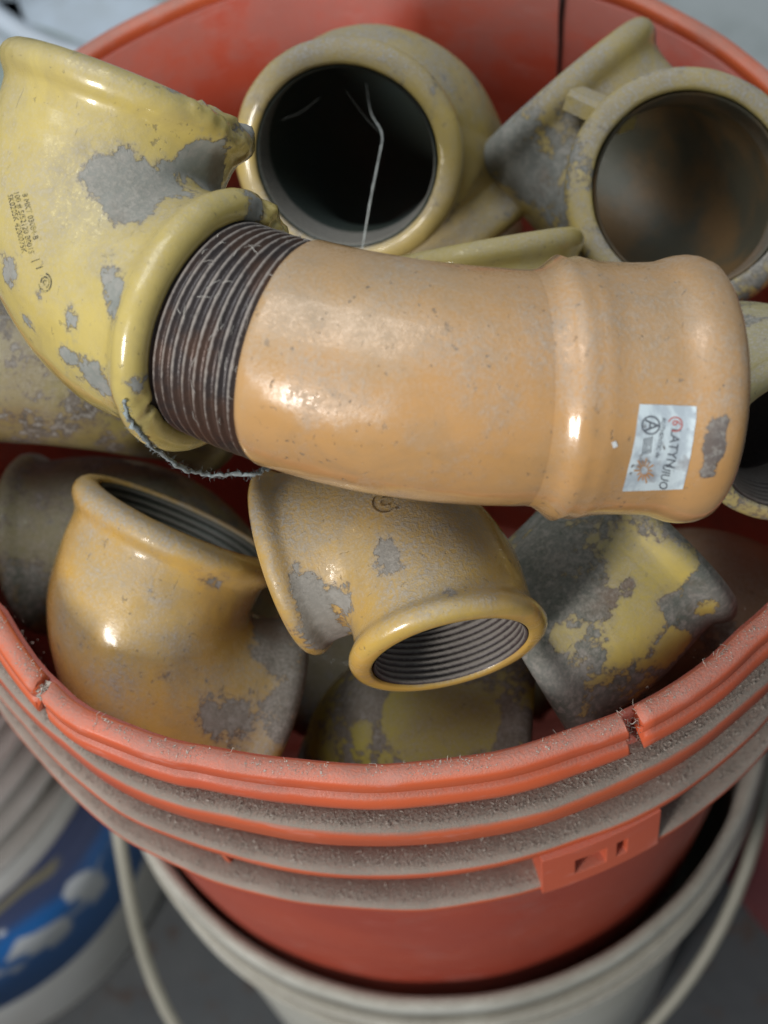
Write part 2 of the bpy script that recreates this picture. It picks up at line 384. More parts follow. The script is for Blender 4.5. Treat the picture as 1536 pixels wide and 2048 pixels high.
# right: dark red bucket, and pale ones behind
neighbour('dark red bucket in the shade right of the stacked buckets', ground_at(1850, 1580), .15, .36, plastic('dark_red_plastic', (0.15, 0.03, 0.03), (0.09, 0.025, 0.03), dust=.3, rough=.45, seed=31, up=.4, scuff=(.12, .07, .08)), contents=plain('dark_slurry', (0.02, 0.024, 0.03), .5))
grey = plastic('grey_green_plastic', (0.30, 0.34, 0.32), (0.36, 0.40, 0.39), dust=.4, rough=.45, seed=33, up=.6, scuff=(.3, .32, .33))
pale = plastic('pale_blue_plastic', (0.46, 0.53, 0.62), (0.40, 0.46, 0.53), dust=.3, rough=.45, seed=34, up=.6, scuff=(.4, .42, .45))
neighbour('grey green bucket behind the red bucket at the far left', top_at(-60, 200), .15, .38, grey, rn=0, contents=plain('grey_putty', (0.30, 0.35, 0.33), .8, 12, (0.20, 0.25, 0.23)))
neighbour('pale blue grey bucket behind the red bucket', top_at(400, -260), .15, .38, pale, rn=0, contents=plain('pale_putty', (0.50, 0.57, 0.66), .8, 20, (0.42, 0.47, 0.52)))
neighbour('grey bucket behind the red bucket at the far right', top_at(1740, -130), .15, .38, grey, rn=0, contents=plain('grey_paste', (0.34, 0.37, 0.38), .8, 12, (0.25, 0.28, 0.28)))

# ------------------------------------------------------------------ pipe fittings
FIT = {}
def frame(X, Yh, P):
    X = X.normalized(); Y = (Yh-X*Yh.dot(X)).normalized(); Z = X.cross(Y)
    return Matrix(((X.x, Y.x, Z.x, P.x), (X.y, Y.y, Z.y, P.y), (X.z, Y.z, Z.z, P.z), (0, 0, 0, 1)))
def path2d(L1, L2, Rc, psi):
    """distance -> (pos, tangent-from-end-1, inward normal) in the local XY plane; leg 1 along +X, leg 2 at angle psi from it"""
    d1 = Vector((1, 0, 0)); d2 = Vector((math.cos(psi), math.sin(psi), 0)); turn = PI-psi
    T = Rc*math.tan(turn/2); s1 = L1-T; s2 = L2-T; arc = Rc*turn; tot = s1+arc+s2
    C = d1*T+Vector((0, 1, 0))*Rc
    def f(s):
        if s <= s1: return d1*(L1-s), -d1, Vector((0, 1, 0))
        if s >= s1+arc:
            n = Vector((-math.sin(psi), math.cos(psi), 0)); n = -n
            return d2*(T+s-s1-arc), d2, n
        a = (s-s1)/Rc
        n = Vector((0, -1, 0)); ca, sa = math.cos(-a), math.sin(-a)
        rad = Vector((n.x*ca-n.y*sa, n.x*sa+n.y*ca, 0))
        tg = Vector((-1*ca, -1*sa, 0))
        return C+rad*Rc, tg, -rad
    return f, tot
def sweep(f, prof, seg, ecc=0., namp=0., nseed=0., flip=False, attr=None):
    V, F, A = [], [], []
    for row in prof:
        s, r = row[0], row[1]
        p, tg, n = f(s); b = tg.cross(n)
        for k in range(seg):
            th = 2*PI*k/seg; d = n*math.cos(th)+b*math.sin(th)
            q = p+d*r
            if namp: q = q+d*(namp*(noise.noise(q*38+Vector((nseed, 0, 0)))+.45*noise.noise(q*110+Vector((0, nseed, 0)))+.28*noise.noise(q*330)))
            V.append(q); A.append(row[2] if len(row) > 2 else 0)
    m = len(prof)
    for j in range(m-1):
        for k in range(seg):
            k2 = (k+1) % seg; q = (j*seg+k, j*seg+k2, (j+1)*seg+k2, (j+1)*seg+k)
            F.append(q if flip else q[::-1])
    return V, F, A
CP = [(.03, .79), (.006, .805), (0., .83), (0., .88), (.012, .925), (.04, .965), (.08, .990), (.125, 1.), (.17, .992), (.21, .970), (.245, .943), (.275, .921), (.31, .907), (.36, .900), (.43, .897)]
def wear_attr(V, M, blobs):
    A = np.zeros(len(V))
    if not blobs: return A
    co = np.array([tuple(M @ Vector(v)) for v in V])
    for (c, r, st) in blobs:
        d = np.linalg.norm(co-np.array(tuple(c)), axis=1)/r
        A += st*np.clip(1.35-d, 0, 1)
    return A
def surf_point(M, px, py, ro, f, tot):
    """first crossing of the picture ray with the swept tube"""
    Mi = M.inverted(); o = Mi @ CAM; d = (Mi.to_3x3() @ ray(px, py))
    C = [f(tot*i/60)[0] for i in range(61)]
    t0 = (M.translation-CAM).dot(FW)-3*ro
    for k in range(300):
        q = o+d*(t0+6*ro*k/300)
        if min((q-c).length for c in C) < ro*.88: return M @ q
    return None
def elbow(key, label, px, py, depth, d1, d2, ro_px, L_px, mat, bore, psi=None, rc=.62, group='yellow pipe elbows heaped in the red bucket', blobs=(), ri=.79, namp=.010, seg=72, name='pipe_elbow', thr=13, L2_px=None, cat='pipe fitting', o1=None, o2=None, nicks=(), bulge=.012):
    s = depth/FPX; ro = ro_px*s; L = L_px*s; L2 = (L2_px or L_px)*s
    X = sph(*d1); Y = sph(*d2)
    psi = math.radians(psi) if psi else PI/2
    for _ in range(6):                                   # slide the corner until the mouths sit where they belong
        M = frame(X, Y, at(px, py, depth)); ex = []
        for tg_, lo in ((o1, Vector((L, 0, 0))), (o2, Vector((L2*math.cos(psi), L2*math.sin(psi), 0)))):
            if tg_: a_, b_ = proj(M @ lo); ex.append((tg_[0]-a_, tg_[1]-b_))
        if ex: px += sum(e_[0] for e_ in ex)/len(ex); py += sum(e_[1] for e_ in ex)/len(ex)
    P = at(px, py, depth); M = frame(X, Y, P); E = empty(name, M); tag(E, label, cat, group)
    turn = PI-psi; Rc = min(rc*L, .62*min(L, L2))/math.tan(turn/2) if turn < PI/2-.01 else rc*min(L, L2)
    if turn < PI/2-.01: Rc = min(Rc, 2.6*ro)
    else: Rc = min(max(Rc, .96*ro), min(L, L2)-.40*ro)
    f, tot = path2d(L, L2, Rc, psi); na = namp*ro; ns = depth*91+px
    B = []
    for (bx, by, br, st) in blobs:
        q = surf_point(M, bx, by, ro, f, tot)
        if q is not None: B.append((q, br*s, st))
    c1 = [(e*ro, r*ro) for e, r in CP]; c2 = [(tot-e*ro, r*ro) for e, r in reversed(CP)]
    nb = 44; e = CP[-1][0]*ro
    bprof = [(e+(tot-2*e)*i/nb, (.897+bulge*math.sin(PI*i/nb))*ro) for i in range(nb+1)]
    parts = []
    for nm, pr in (('collar', c1), ('body', bprof), ('collar', c2)):
        V, F, A = sweep(f, pr, seg, namp=na, nseed=ns)
        if nm == 'collar':
            for (nx, ny, nr) in nicks:                     # knocked and torn places on the collar edge
                for i_, q in enumerate(V):
                    w_ = M @ q; u_ = proj(w_); k_ = 1-math.hypot(u_[0]-nx, u_[1]-ny)/nr
                    if k_ > 0: V[i_] = q+Vector((noise.noise(q*260), noise.noise(q*260+Vector((9, 0, 0))), noise.noise(q*260+Vector((0, 9, 0)))))*.0017*min(1, k_*2)
        o = mesh_obj(nm, V, F, mat, E, True, {'wear': wear_attr(V, M, B)}); parts.append(o)
    # bore: threads at both ends, a smooth passage between
    pr = []; pitch = .068*ro; e0 = .025*ro
    for i in range(thr*4+1):
        h = (0, .5, 1, .5)[i % 4]; pr.append((e0+i*pitch/4, (ri-.012-.028*h)*ro, h))
    sT = e0+thr*pitch; pr.append((sT+.03*ro, ri*.96*ro, 0))
    mid = [(sT+.05*ro+(tot-2*sT-.1*ro)*i/14, ri*.96*ro, 0) for i in range(15)]
    end = [(tot-a, b, c) for a, b, c in reversed(pr)]
    V, F, A = sweep(f, pr+mid+end, seg, flip=True)
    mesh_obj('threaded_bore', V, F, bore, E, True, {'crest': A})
    FIT[key] = dict(M=M, f=f, tot=tot, ro=ro, E=E, parts=parts, s=s, d2=(M.to_3x3() @ Vector((math.cos(psi), math.sin(psi), 0))), O1=M @ f(0)[0], O2=M @ f(tot)[0])
    return E

bore_dark = bore_mat('dark_bore', 1); bore_rust = bore_mat('rusty_bore', 2, (0.085, 0.08, 0.055), (0.20, 0.115, 0.045), .8, .35)
bore_grey = bore_mat('dusty_bore', 3, (0.065, 0.052, 0.055), (0.09, 0.06, 0.052), .4, 1.0)
PALE, PALE2 = (0.54, 0.42, 0.125), (0.50, 0.41, 0.15)
WARM, WARM2 = (0.54, 0.325, 0.07), (0.50, 0.335, 0.10)
SHADE_GREENM, SHADE_GREENM2 = (0.13, 0.15, 0.125), (0.06, 0.085, 0.06)  # bare grey metal tinted dark green, putting the heap's shade into its colour

elbow('A', 'large pale yellow elbow with grey bare patches, screwed onto the orange fitting', 146, 541, .392, (69, 6), (-25, 24), 262, 382, o1=(272, 172), o2=(440, 655), mat=
      painted_iron('paint_large_elbow', 1, PALE, PALE2, (0.27, 0.275, 0.255), (0.20, 0.21, 0.19), wear=-.10, dust=.5, rough=.2, specks=.5), bore=bore_dark,
      blobs=[(225, 350, 60, .30), (255, 420, 52, .32), (330, 385, 60, .26), (405, 310, 60, .32), (420, 370, 50, .29), (232, 555, 48, .30), (240, 625, 46, .30), (150, 635, 40, .30), (25, 540, 50, .32), (85, 580, 38, .30), (190, 740, 60, .28), (130, 700, 30, .22), (480, 225, 60, .36), (420, 200, 40, .30), (350, 175, 30, .24), (505, 420, 45, .30), (320, 500, 36, .24), (262, 690, 32, .30), (270, 760, 30, .30), (380, 450, 26, .24), (60, 640, 30, .24)], namp=.016, seg=160, nicks=[(480, 235, 70), (410, 205, 40), (560, 420, 60), (300, 820, 40)])
elbow('C', 'dull yellow elbow at the back, its wide dark opening facing forward with a cobweb across', 752, 205, .522, (-112, 60), (-58, -20), 216, 318, o1=(690, 318), L2_px=300, bulge=.13, thr=5, mat=
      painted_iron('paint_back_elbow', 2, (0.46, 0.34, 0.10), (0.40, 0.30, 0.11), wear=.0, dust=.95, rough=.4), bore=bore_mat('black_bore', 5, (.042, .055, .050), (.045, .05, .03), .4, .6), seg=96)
elbow('D', 'yellow elbow at the back right, open end against the right rim', 1298, 446, .515, (130, 4), (-50, 86), 226, 318, thr=5, o1=(1092, 184), o2=(1396, 374), mat=
      painted_iron('paint_right_elbow', 3, (0.48, 0.36, 0.09), (0.42, 0.32, 0.10), (0.24, 0.245, 0.225), (0.16, 0.165, 0.15), wear=.06, dust=.95, rough=.42), bore=bore_rust, seg=96,
      blobs=[(1080, 330, 160, .1), (1000, 300, 80, .1), (1260, 120, 90, -.2), (1400, 150, 80, -.1)])
elbow('E', 'grimy yellow elbow behind the orange fitting, only its collar edge showing', 1005, 775, .463, (100, 7), (200, -50), 202, 285, o1=(962, 486), mat=
      painted_iron('paint_hidden_elbow', 4, (0.48, 0.36, 0.10), (0.42, 0.33, 0.10), wear=.0, dust=.5, rough=.45), bore=bore_dark)
elbow('F', 'dusty elbow at the right edge with a dark threaded mouth', 1552, 725, .446, (-80, 50), (170, -40), 196, 265, o1=(1608, 890), mat=
      painted_iron('paint_edge_elbow', 5, (0.42, 0.34, 0.12), (0.36, 0.31, 0.13), wear=.05, dust=.7, rough=.5), bore=bore_dark)
elbow('G', 'elbow darkened to olive for the shadow under the large pale one at the left rim', 150, 742, .482, (178, 0), (-6, -22), 165, 240, psi=145, L2_px=330, mat=
      painted_iron('olive_shade_paint', 6, (0.26, 0.22, 0.06), (0.17, 0.125, 0.06), (0.12, 0.10, 0.08), (0.08, 0.065, 0.05), wear=.06, dust=.4, rough=.5), bore=bore_dark)  # yellow paint darkened to olive brown: the large elbow's shadow is in the colour
elbow('H', 'elbow tinted dark green for the shade along the left wall', 330, 1062, .522, (186, -12), (285, -45), 186, 292,
      painted_iron('paint_shade_elbow', 7, (0.22, 0.20, 0.08), (0.17, 0.165, 0.07), SHADE_GREENM, SHADE_GREENM2, wear=.06, dust=.5, rough=.55), bore_dark)  # darker, greener paint and metal carry the shade in their colour
elbow('I', 'bulging warm yellow elbow in front left, dusty mouth tilted up', 262, 1280, .466, (65, 5), (-12, -18), 222, 330, o1=(366, 1034), mat=
      painted_iron('paint_front_elbow', 8, WARM, WARM2, (0.20, 0.18, 0.15), (0.13, 0.12, 0.09), wear=-.07, dust=.75, rough=.17, film=.5), bore=bore_mat('green_bore', 6, (.045, .055, .045), (.06, .05, .03), .3, .4), seg=112,
      blobs=[(420, 1410, 70, .24), (520, 1310, 50, .24), (330, 1350, 40, .16), (240, 1400, 40, .14), (560, 1260, 110, 0.27), (600, 1400, 110, 0.22), (480, 1430, 90, 0.16), (430, 1160, 40, 0.16), (350, 1290, 60, 0.08), (470, 1350, 60, -.16), (300, 1050, 60, -.05)])
elbow('J', 'glossy yellow elbow in the middle, threaded mouth facing front', 832, 1040, .414, (198, -8), (-74, 26), 196, 292, o1=(552, 1125), o2=(912, 1316), mat=
      painted_iron('paint_middle_elbow', 9, WARM, (0.54, 0.37, 0.09), (0.26, 0.245, 0.22), (0.19, 0.18, 0.16), wear=-.06, dust=.7, rough=.17, film=.5), bore=bore_grey, seg=112,
      blobs=[(640, 1230, 75, 0.30), (600, 1150, 45, 0.16), (770, 1120, 55, 0.23), (670, 1270, 50, 0.27), (500, 1060, 25, 0.20), (900, 1195, 30, 0.16), (700, 1180, 40, 0.16)])
elbow('K', 'dirty elbow with torn yellow paint below the middle one, against the front lip', 790, 1448, .493, (-4, 4), (-96, -58), 216, 268, mat=
      painted_iron('paint_lower_elbow', 10, (0.44, 0.37, 0.05), (0.40, 0.32, 0.05), (0.20, 0.17, 0.13), (0.12, 0.105, 0.08), wear=.14, dust=.5, rough=.5, gloss=.15), bore=bore_dark,
      blobs=[(850, 1440, 70, -.5), (730, 1470, 28, -.35), (930, 1440, 60, -.45), (800, 1420, 40, -.3), (1060, 1400, 25, -.3)])
elbow('L', 'grey worn fitting with bright yellow patches resting by the front right lip', 1170, 1235, .452, (46, 0), (212, -2), 224, 250, o1=(1320, 1060), mat=
      painted_iron('paint_patchy_elbow', 11, (0.47, 0.37, 0.09), (0.44, 0.36, 0.12), (0.17, 0.18, 0.165), (0.085, 0.105, 0.085), wear=.19, dust=.6, rough=.5, gloss=.12), bore=bore_dark, psi=165, L2_px=125,  # dark green tint of shaded bare metal is put into the metal colours
      blobs=[(1270, 1240, 48, -.36), (1345, 1290, 46, -.36), (1330, 1135, 52, -.34), (1410, 1210, 30, -.3), (1240, 1300, 30, -.2), (1120, 1280, 25, -.25), (1260, 1130, 50, -.15)], seg=96)
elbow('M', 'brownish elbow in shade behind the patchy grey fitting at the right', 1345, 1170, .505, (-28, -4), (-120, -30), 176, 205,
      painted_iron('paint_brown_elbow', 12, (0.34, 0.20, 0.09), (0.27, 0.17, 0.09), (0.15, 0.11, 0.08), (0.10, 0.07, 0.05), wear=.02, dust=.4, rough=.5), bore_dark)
DEEP = ('under the right end of the orange fitting', 'glimpsed between the two back elbows', 'below the large pale elbow', 'below the shaded elbow at the left wall', 'between the bulging elbow and the lower one', 'under the patchy grey fitting at the front right', 'under the middle of the orange fitting')
deep_m = painted_iron('shade_paint_deep_elbow', 14, (0.20, 0.17, 0.06), (0.15, 0.13, 0.06), SHADE_GREENM, SHADE_GREENM2, wear=.04, dust=.5, rough=.6)  # dark olive tone paints in the shade low in the heap
for i, (ang_, rad, zz, ph, ro_) in enumerate(((15, .078, -.100, 10, .024), (62, .080, -.095, 100, .025), (140, .082, -.110, 60, .025), (192, .082, -.118, 150, .024), (244, .076, -.140, 30, .024), (322, .080, -.145, 200, .024), (0, .0, -.118, 120, .026))):
    w = Vector((rad*math.cos(math.radians(ang_)), rad*math.sin(math.radians(ang_)), zz+RIMZ)); dd = (w-CAM).dot(FW); q = proj(w)
    elbow('deep%d' % i, 'dusty elbow coloured dark for the shade deep in the heap, '+DEEP[i], q[0], q[1], dd, (ph, -8), (ph+90, -25), ro_*FPX/dd, 1.42*ro_*FPX/dd, deep_m, bore_dark, group='elbows deep down in the heap', seg=40)
# casting rib between the two collars of the back right elbow
D = FIT['D']; q0, q1 = at(1150, 185, .475), at(1262, 235, .468)
ax = (q1-q0).normalized(); upv = (BK*.35+UP*.8); upv = (upv-ax*upv.dot(ax)).normalized(); sd = ax.cross(upv)
Mi = D['M'].inverted(); V = []
for p, hw in ((q0, .0052), (q0.lerp(q1, .5), .0058), (q1, .0050)):
    for a, b in ((-1, 0), (-.8, 1), (.8, 1), (1, 0), (1, -3), (-1, -3)): V.append(Mi @ (p+sd*hw*a+upv*.0015*b))
F = [tuple(range(5, -1, -1)), tuple(range(12, 18))]
for j in range(2):
    for k in range(6): F.append((j*6+k, j*6+(k+1) % 6, j*6+6+(k+1) % 6, j*6+6+k))
mesh_obj('casting_rib', V, F, D['parts'][0].data.materials[0], D['E'], False)

# ------------------------------------------------------------------ the orange fitting screwed into elbow A
A = FIT['A']; dT = A['d2'].normalized(); d3 = sph(0, -9)
rB = .0264; rS = .0296
Pc = A['O2']+dT*.0400
psi = math.acos(max(-1, min(1, (-dT).dot(d3))))
M = frame(-dT, d3, Pc); Bm = empty('street_elbow', M)
tag(Bm, 'glossy orange tan bent fitting with a sticker, lying across the top of the heap', 'pipe fitting')
turn = PI-psi; Rc = .036/math.tan(turn/2); L1 = .0400+.012; L2 = .0800
f, tot = path2d(L1, L2, Rc, psi)
orange = painted_iron('orange_paint', 21, (0.53, 0.285, 0.105), (0.49, 0.295, 0.13), (0.16, 0.13, 0.115), (0.11, 0.09, 0.085), wear=-.14, dust=.42, rough=.15, specks=.85, film=.55)
def blobs3(lst, s):
    out = []
    for (bx, by, br, st) in lst:
        q = surf_point(M, bx, by, rS, f, tot)
        if q is not None: out.append((q, br*s, st))
    return out
BB = []
th_len = .012+.0185
pr = []; npit = 13; pitch = th_len/npit
for i in range(npit*6+1):
    h = (0, .15, .7, 1, .7, .15)[i % 6]; u = i/6*pitch
    pr.append((u, rB*(.93+.012*u/th_len)+rB*.042*h, h))
pr = [(0, rB*.80, 0)]+pr+[(th_len+.0004, rB*.94, 0), (th_len+.001, rB*.94, 0)]
V, Fc, Aa = sweep(f, pr, 128)
# male thread material: dark rusty steel, dust caught on the crests
t = NT('male_thread_steel'); v = t.coord(7)
cc = t.mix(t.step(t.noise(v, 70, 5), .42, .6), (0.040, 0.032, 0.032), (0.075, 0.042, 0.030))
g_ = t.noise(v, 420, 4, .7); cr = t.attr('crest')
dmk = t.step(t.math('ADD', t.math('MULTIPLY', cr, 1.0), t.math('ADD', t.math('MULTIPLY', g_, .8), t.math('MULTIPLY', t.nz(), .30))), 1.22, 1.70)
cc = t.mix(t.math('MULTIPLY', dmk, .8), cc, (0.36, 0.32, 0.29))
t.bump(g_, .5, .0005); thm = t.out(cc, t.math('ADD', .38, t.math('MULTIPLY', dmk, .5)), .25)
mesh_obj('male_thread', V, Fc, thm, Bm, True, {'crest': Aa})
sS = tot-.0430                                         # where the socket swells
body = [(th_len-.0002, rB*.93), (th_len+.0002, rB*.985), (th_len+.0012, rB*1.006)]+[(th_len+.002+(sS-th_len-.002)*i/40, rB*(1.008+.012*math.sin(PI*i/40))) for i in range(41)]
V, Fc, _ = sweep(f, body, 144, namp=.00028, nseed=3.3); bo = mesh_obj('body', V, Fc, orange, Bm, True, {'wear': wear_attr(V, M, BB)})
sk = [(sS-.0002, rB*1.008), (sS+.002, rB*1.02), (sS+.0042, rB*1.07), (sS+.0062, rB*1.135), (sS+.0082, rS*.992), (sS+.0105, rS*1.005), (sS+.0128, rS*.99), (sS+.0148, rS*.978), (sS+.017, rS*.972)]
sk += [(sS+.017+(.0105)*i/6, rS*(.972-.003*math.sin(PI*i/6))) for i in range(1, 7)]
sk += [(sS+.0292, rS*.980), (sS+.0312, rS*1.002), (sS+.0334, rS*1.026), (sS+.0360, rS*1.038), (sS+.0387, rS*1.03), (sS+.0409, rS*1.002), (sS+.0421, rS*.955), (tot, rS*.89), (tot, rS*.80), (tot-.001, rS*.77)]
V, Fc, _ = sweep(f, sk, 144, namp=.00022, nseed=5.1); so = mesh_obj('socket', V, Fc, orange, Bm, True, {'wear': wear_attr(V, M, BB)})
pr = [(tot-.001-i*.0006, rS*(.755-.03*(i % 2)), float(i % 2)) for i in range(44)]+[(tot-.03, rB*.8, 0), (tot*.5, rB*.8, 0), (.001, rB*.8, 0)]
V, Fc, Aa = sweep(f, pr, 96, flip=False); mesh_obj('threaded_bore', V, Fc, bore_grey, Bm, True, {'crest': Aa})

# ------------------------------------------------------------------ decals laid on curved surfaces
def bvh_of(objs):
    V, F = [], []
    for o in objs:
        b = len(V); Mw = o.parent.matrix_world if o.parent else Matrix()
        V += [Mw @ q.co for q in o.data.vertices]; F += [tuple(b+i for i in p.vertices) for p in o.data.polygons]
    return BVHTree.FromPolygons(V, F)
def drape(name, V2, F, bv, parent, mat, eps):
    """V2: flat outline points as picture positions; each is laid on the surface it falls on"""
    Mi = parent.matrix_world.inverted(); V = []
    for (x, y) in V2:
        d = ray(x, y).normalized(); h = bv.ray_cast(CAM, d)
        if h[0] is None: h = bv.find_nearest(CAM+d*.37)
        n = h[1] if h[1].dot(d) < 0 else -h[1]
        V.append(Mi @ (h[0]+n*eps))
    return mesh_obj(name, V, F, mat, parent, False)
def text2d(s, size, org, ang_, sx=1.):
    cu = bpy.data.curves.new('tmp', 'FONT'); cu.body = s; cu.size = 1; cu.resolution_u = 2; cu.fill_mode = 'FRONT'
    o = bpy.data.objects.new('tmp', cu); COL.objects.link(o); bpy.context.view_layer.update()
    me = bpy.data.meshes.new_from_object(o.evaluated_get(bpy.context.evaluated_depsgraph_get()))
    ca, sa = math.cos(math.radians(ang_)), math.sin(math.radians(ang_))
    V = [(org[0]+size*(q.co.x*sx*ca+q.co.y*sa), org[1]+size*(q.co.x*sx*sa-q.co.y*ca)) for q in me.vertices]
    F = [tuple(p.vertices) for p in me.polygons]
    bpy.data.objects.remove(o); bpy.data.curves.remove(cu); bpy.data.meshes.remove(me)
    return V, F
bvB = bvh_of([so, bo])
BB = []
for (bx, by, br, st_) in ((1432, 885, 30, .46), (1412, 945, 26, .46), (1440, 845, 22, .42), (1425, 910, 24, .42), (445, 862, 18, .3), (1215, 610, 9, .4)):
    h = bvB.ray_cast(CAM, ray(bx, by).normalized())
    if h[0]: BB.append((h[0], br*.36/FPX, st_))
for o in (so, bo):
    o.data.attributes['wear'].data.foreach_set('value', wear_attr([q.co for q in o.data.vertices], M, BB).astype(np.float32))
# sticker
t = NT('sticker_paper'); v = t.coord(4)
cst = t.mix(t.step(t.noise(t.coord(4, (1, 3, 1), (0, 0, .8)), 160, 3), .42, .6), (0.58, 0.66, 0.70), (0.42, 0.48, 0.53))
cst = t.mix(t.step(t.noise(v, 240, 5, .7), .60, .68), cst, (0.10, 0.085, 0.08))
cst = t.mix(t.math('MULTIPLY', t.step(t.noise(t.coord(9), 90, 5, .6), .54, .64), .65), cst, (0.22, 0.20, 0.21))
stk_m = t.out(cst, .28)
cs = [(1279, 808), (1394, 812), (1366, 978), (1244, 982)]
N = 14; V2 = []
for j in range(N+1):
    for i in range(N+1):
        u, w = i/N, j/N
        x = (1-u)*(1-w)*cs[0][0]+u*(1-w)*cs[1][0]+u*w*cs[2][0]+(1-u)*w*cs[3][0]-10*math.sin(PI*w)*-.4
        y = (1-u)*(1-w)*cs[0][1]+u*(1-w)*cs[1][1]+u*w*cs[2][1]+(1-u)*w*cs[3][1]
        x += 1.5*noise.noise(Vector((x*.05, y*.05, 1))); y += 1.5*noise.noise(Vector((x*.05, y*.05, 7)))
        V2.append((x, y))
F = [(j*(N+1)+i, j*(N+1)+i+1, (j+1)*(N+1)+i+1, (j+1)*(N+1)+i) for j in range(N) for i in range(N)]
st = drape('sticker', V2, F, bvB, Bm, stk_m, .00012); st['label'] = 'scuffed silvery white sticker with faint print and emblems'
ink = plain('sticker_ink', (0.10, 0.11, 0.13), .5); redi = plain('sticker_red', (0.50, 0.12, 0.10), .5); gold = plain('sticker_gold', (0.55, 0.24, 0.06), .45, 300, (0.40, 0.22, 0.10))
def printed(nm, V2, F, m):
    o = drape(nm, V2, F, bvB, Bm, m, .00020)
    if o: o.parent = st; 
    return o
printed('lettering', *text2d('LATYN', 27, (1343, 855), 99, .95), ink)
printed('lettering', *text2d('UIUO', 25, (1327, 925), 102, .85), ink)
printed('lettering', *text2d('AUTHENTIC de', 12, (1324, 834), 100, 1.0), ink)
printed('lettering', *text2d('6', 26, (1345, 838), 98), redi)
def ring2d(cx, cy, r, w, a0=0, a1=360, n=22, ky=1.):
    V2 = []; 
    for i in range(n+1):
        a = math.radians(a0+(a1-a0)*i/n)
        for rr in (r, r-w): V2.append((cx+rr*math.cos(a), cy+rr*ky*math.sin(a)))
    return V2, [(2*i, 2*i+1, 2*i+3, 2*i+2) for i in range(n)]
printed('emblem', *ring2d(1350, 848, 15, 2.5, 200, 480), redi)
printed('emblem', *ring2d(1301, 850, 19, 3), ink)
printed('lettering', *text2d('A', 40, (1290, 838), 92, .9), ink)
V2, F = [], []
for k in range(14):                                    # little sun
    a = 2*PI*k/14; r1 = 26 if k % 2 else 20; b = len(V2)
    V2 += [(1288+7*math.cos(a-.18), 940+8*math.sin(a-.18)), (1288+7*math.cos(a+.18), 940+8*math.sin(a+.18)), (1288+r1*.8*math.cos(a+.06), 940+r1*math.sin(a+.06)), (1288+r1*.8*math.cos(a-.06), 940+r1*math.sin(a-.06))]; F.append((b, b+1, b+2, b+3))
printed('emblem', V2, F, gold)
for k in range(5): printed('fine_print', [(1305-k*4-2, 872+k), (1305-k*4, 872+k), (1301-k*4, 905+k), (1299-k*4, 905+k)], [(0, 1, 2, 3)], ink)
printed('fine_print', [(1222, 884), (1231, 881), (1235, 892), (1226, 896)], [(0, 1, 2, 3)], plain('paper_fleck', (.7, .72, .72), .6))
bvJ = bvh_of(FIT['J']['parts']); mj = FIT['J']['parts'][0].data.materials[0]
for r_, w_ in ((30, 6), (13, 5)): drape('casting_mark', *ring2d(768, 1008, r_, w_, 30, 330, 26, .8), bvJ, FIT['J']['E'], mj, .0004)
# stamped code on elbow A
bvA = bvh_of(A['parts']); code = plain('black_stamp', (0.075, 0.068, 0.045), .6, 900, (0.36, 0.30, 0.12), lo=.46, hi=.56)
for s_, sz, org in (('8 MKT 03084-B', 16, (44, 388)), ('100 # 5/52120 B0015', 16, (27, 384)), ('SK0205K 4200075K', 16, (15, 390))):
    V2, F = text2d(s_, sz, org, 76, .92); drape('stamped_code', V2, F, bvA, A['E'], code, .00012)
drape('stamped_code', *text2d('|  I', 20, (66, 520), 70, 1), bvA, A['E'], code, .00012)
for r_ in (14, 9, 4): drape('stamped_code', *ring2d(90, 565, r_, 2.2, 20*r_, 20*r_+250, 14, 1.4), bvA, A['E'], code, .00012)

# ------------------------------------------------------------------ twine, cobweb, dust
def fuzz_tube(pts, r, hairs, hl, hr, seg=7):
    V, F = tube(pts, [r*random.uniform(.6, 1.25) for _ in pts], seg, jitter=.25)
    for _ in range(hairs):
        i = random.randrange(len(pts)-1); p = pts[i].lerp(pts[i+1], random.random())
        d = Vector((random.gauss(0, 1), random.gauss(0, 1), random.gauss(0, 1))).normalized(); l = hl*random.uniform(.4, 1.3)
        q = [p, p+d*l*.5+Vector((random.gauss(0, .2), random.gauss(0, .2), random.gauss(0, .2)))*l, p+d*l]
        v2, f2 = tube(q, [hr, hr*.8, hr*.4], 3); b = len(V); V += v2; F += [tuple(b+i for i in x) for x in f2]
    return V, F
def on_A(x, y, d):
    h = bvA.ray_cast(CAM, ray(x, y).normalized())
    return at(x, y, min(d, (h[0]-CAM).dot(FW)-.0006) if h[0] else d)
tw = spline([on_A(247, 800, .372), on_A(256, 835, .372), on_A(276, 862, .372), on_A(300, 888, .374), on_A(325, 910, .378), on_A(352, 931, .384), on_A(385, 943, .390), on_A(430, 950, .393), on_A(470, 947, .394), on_A(510, 948, .395), on_A(530, 936, .398), on_A(548, 922, .403)], 70)
tw = [p+Vector((random.gauss(0, 1), random.gauss(0, 1), random.gauss(0, 1)))*.00018 for p in tw]
V, F = fuzz_tube(tw, .00058, 420, .0015, .00006)
tag(mesh_obj('twine', V, F, plain('blue_grey_twine', (0.34, 0.40, 0.42), .9, 500, (0.20, 0.21, 0.20))), 'fuzzy blue grey twine looped below the large pale elbow', 'twine')
webm = plain('cobweb_silk', (0.42, 0.44, 0.42), .8)
cb = FIT['C']; V, F = [], []
def add(vf):
    b = len(V); V.extend(vf[0]); F.extend([tuple(b+i for i in x) for x in vf[1]])
add(fuzz_tube(spline([at(733, 165, .487), at(742, 225, .482), at(764, 268, .479), at(757, 320, .477), at(741, 400, .475), at(722, 515, .474)], 40), .00026, 70, .0010, .00003, 6))
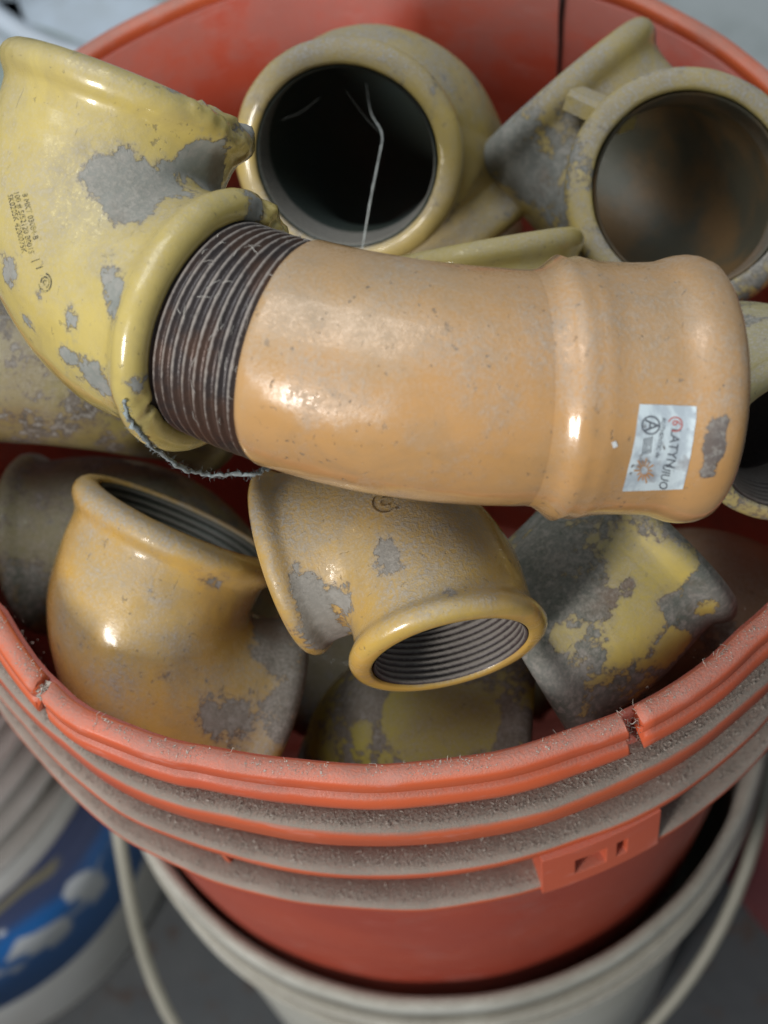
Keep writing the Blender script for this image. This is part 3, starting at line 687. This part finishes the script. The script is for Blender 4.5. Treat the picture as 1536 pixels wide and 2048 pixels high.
for pts, r_ in (([(560, 240), (600, 225), (640, 195)], .00003), ([(690, 180), (735, 240), (764, 268)], .00003)):
    add(tube(spline([at(x, y, .487) for x, y in pts], 14), r_, 5))
tag(mesh_obj('cobweb', V, F, webm), 'dusty cobweb strand hanging across the dark round opening at the back', 'cobweb')

# loose grains and fluff on the ledges and the lip
V, F = [], []
Tn = [(0, 1, 2), (0, 3, 1), (1, 3, 2), (2, 3, 0)]
def grain(p, r):
    b = len(V)
    for _ in range(4): V.append((p[0]+random.gauss(0, r), p[1]+random.gauss(0, r), p[2]+abs(random.gauss(0, r*.6))))
    F.extend([(b+i, b+j, b+k) for i, j, k in Tn])
def onring(r, th, z): rr = r+lip_dr(th, z); return (rr*math.cos(th), rr*math.sin(th), z+RIMZ)
for (zt, R, ri), n in zip(RIBS, (9000, 8000, 5500)):
    k = 0
    while k < n:
        th = random.uniform(PI*1.08, PI*1.95); rr = R-.0012-abs(random.gauss(0, .0052))
        if noise.noise(Vector((th*25, rr*500, zt*100))) < -.25 and random.random() < .7: k += 1; continue
        grain(onring(rr, th, zt+.0002), random.uniform(.00010, .00030)); k += 1
for _ in range(2600):
    th = random.uniform(PI*1.08, PI*1.95)
    if noise.noise(Vector((th*14, 3, 0))) < -.05: continue
    grain(onring(random.uniform(.1462, .1500), th, .0006), random.uniform(.00008, .00022))
for _ in range(240):                                   # clump in the old break
    th = brk+random.gauss(.003, .012); grain(onring(random.uniform(.1465, .1512), th, -.001-abs(random.gauss(0, .003))), random.uniform(.0002, .0005))
def fibre(p, l, r):
    d = Vector((random.gauss(0, 1), random.gauss(0, 1), abs(random.gauss(0, .8)))).normalized(); p = Vector(p)
    q = [p, p+d*l*.4+Vector((random.gauss(0, .25), random.gauss(0, .25), random.gauss(0, .25)))*l, p+d*l]
    v2, f2 = tube(q, [r, r, r*.6], 3); b = len(V); V.extend([tuple(x) for x in v2]); F.extend([tuple(b+i for i in x) for x in f2])
for _ in range(420):
    th = random.uniform(PI*1.1, PI*1.92)
    if noise.noise(Vector((th*16, 9, 0))) < .0: continue
    fibre(onring(random.uniform(.1458, .1475), th, .0003), random.uniform(.0006, .0022), .00007)
for _ in range(60):
    th = crack+random.choice((-1, 1))*abs(random.gauss(.010, .004)); fibre(onring(random.uniform(.147, .1515), th, random.uniform(-.014, 0)), random.uniform(.0006, .0016), .0001)
dust_m = plain('loose_dust', (0.46, 0.41, 0.36), .95, 700, (0.30, 0.265, 0.225))
tag(mesh_obj('dust', V, F, dust_m, None, False), 'grey brown dust and fluff lying on the bucket lip and ribs', 'dust', None, 'stuff')
# lint caught on the male thread
V, F = [], []
Ms = M
for _ in range(46):
    s_ = .010+(th_len-.010)*random.choice((random.random(), random.random()**.4)); p, tg, n = f(s_); b_ = tg.cross(n)
    up_l = (Ms.to_3x3().inverted() @ Vector((0, -.2, 1))).normalized(); th0 = math.atan2(up_l.dot(b_), up_l.dot(n))
    th = th0+random.gauss(0, .6); d = n*math.cos(th)+b_*math.sin(th)
    q0 = p+d*rB*.975; dr_ = tg*random.gauss(0, .5)+tg.cross(d).normalized()*random.gauss(0, 1); l = random.uniform(.001, .004)
    q = [q0, q0+dr_.normalized()*l*.5+d*.0004, q0+dr_.normalized()*l]
    v2, f2 = tube([Ms @ x for x in q], [.00007, .00007, .00004], 3); b = len(V); V += v2; F += [tuple(b+i for i in x) for x in f2]
tag(mesh_obj('lint', V, F, plain('lint_fibre', (0.40, 0.38, 0.35), .9), None, False), 'pale lint caught on the dark screw thread', 'lint', None, 'stuff')
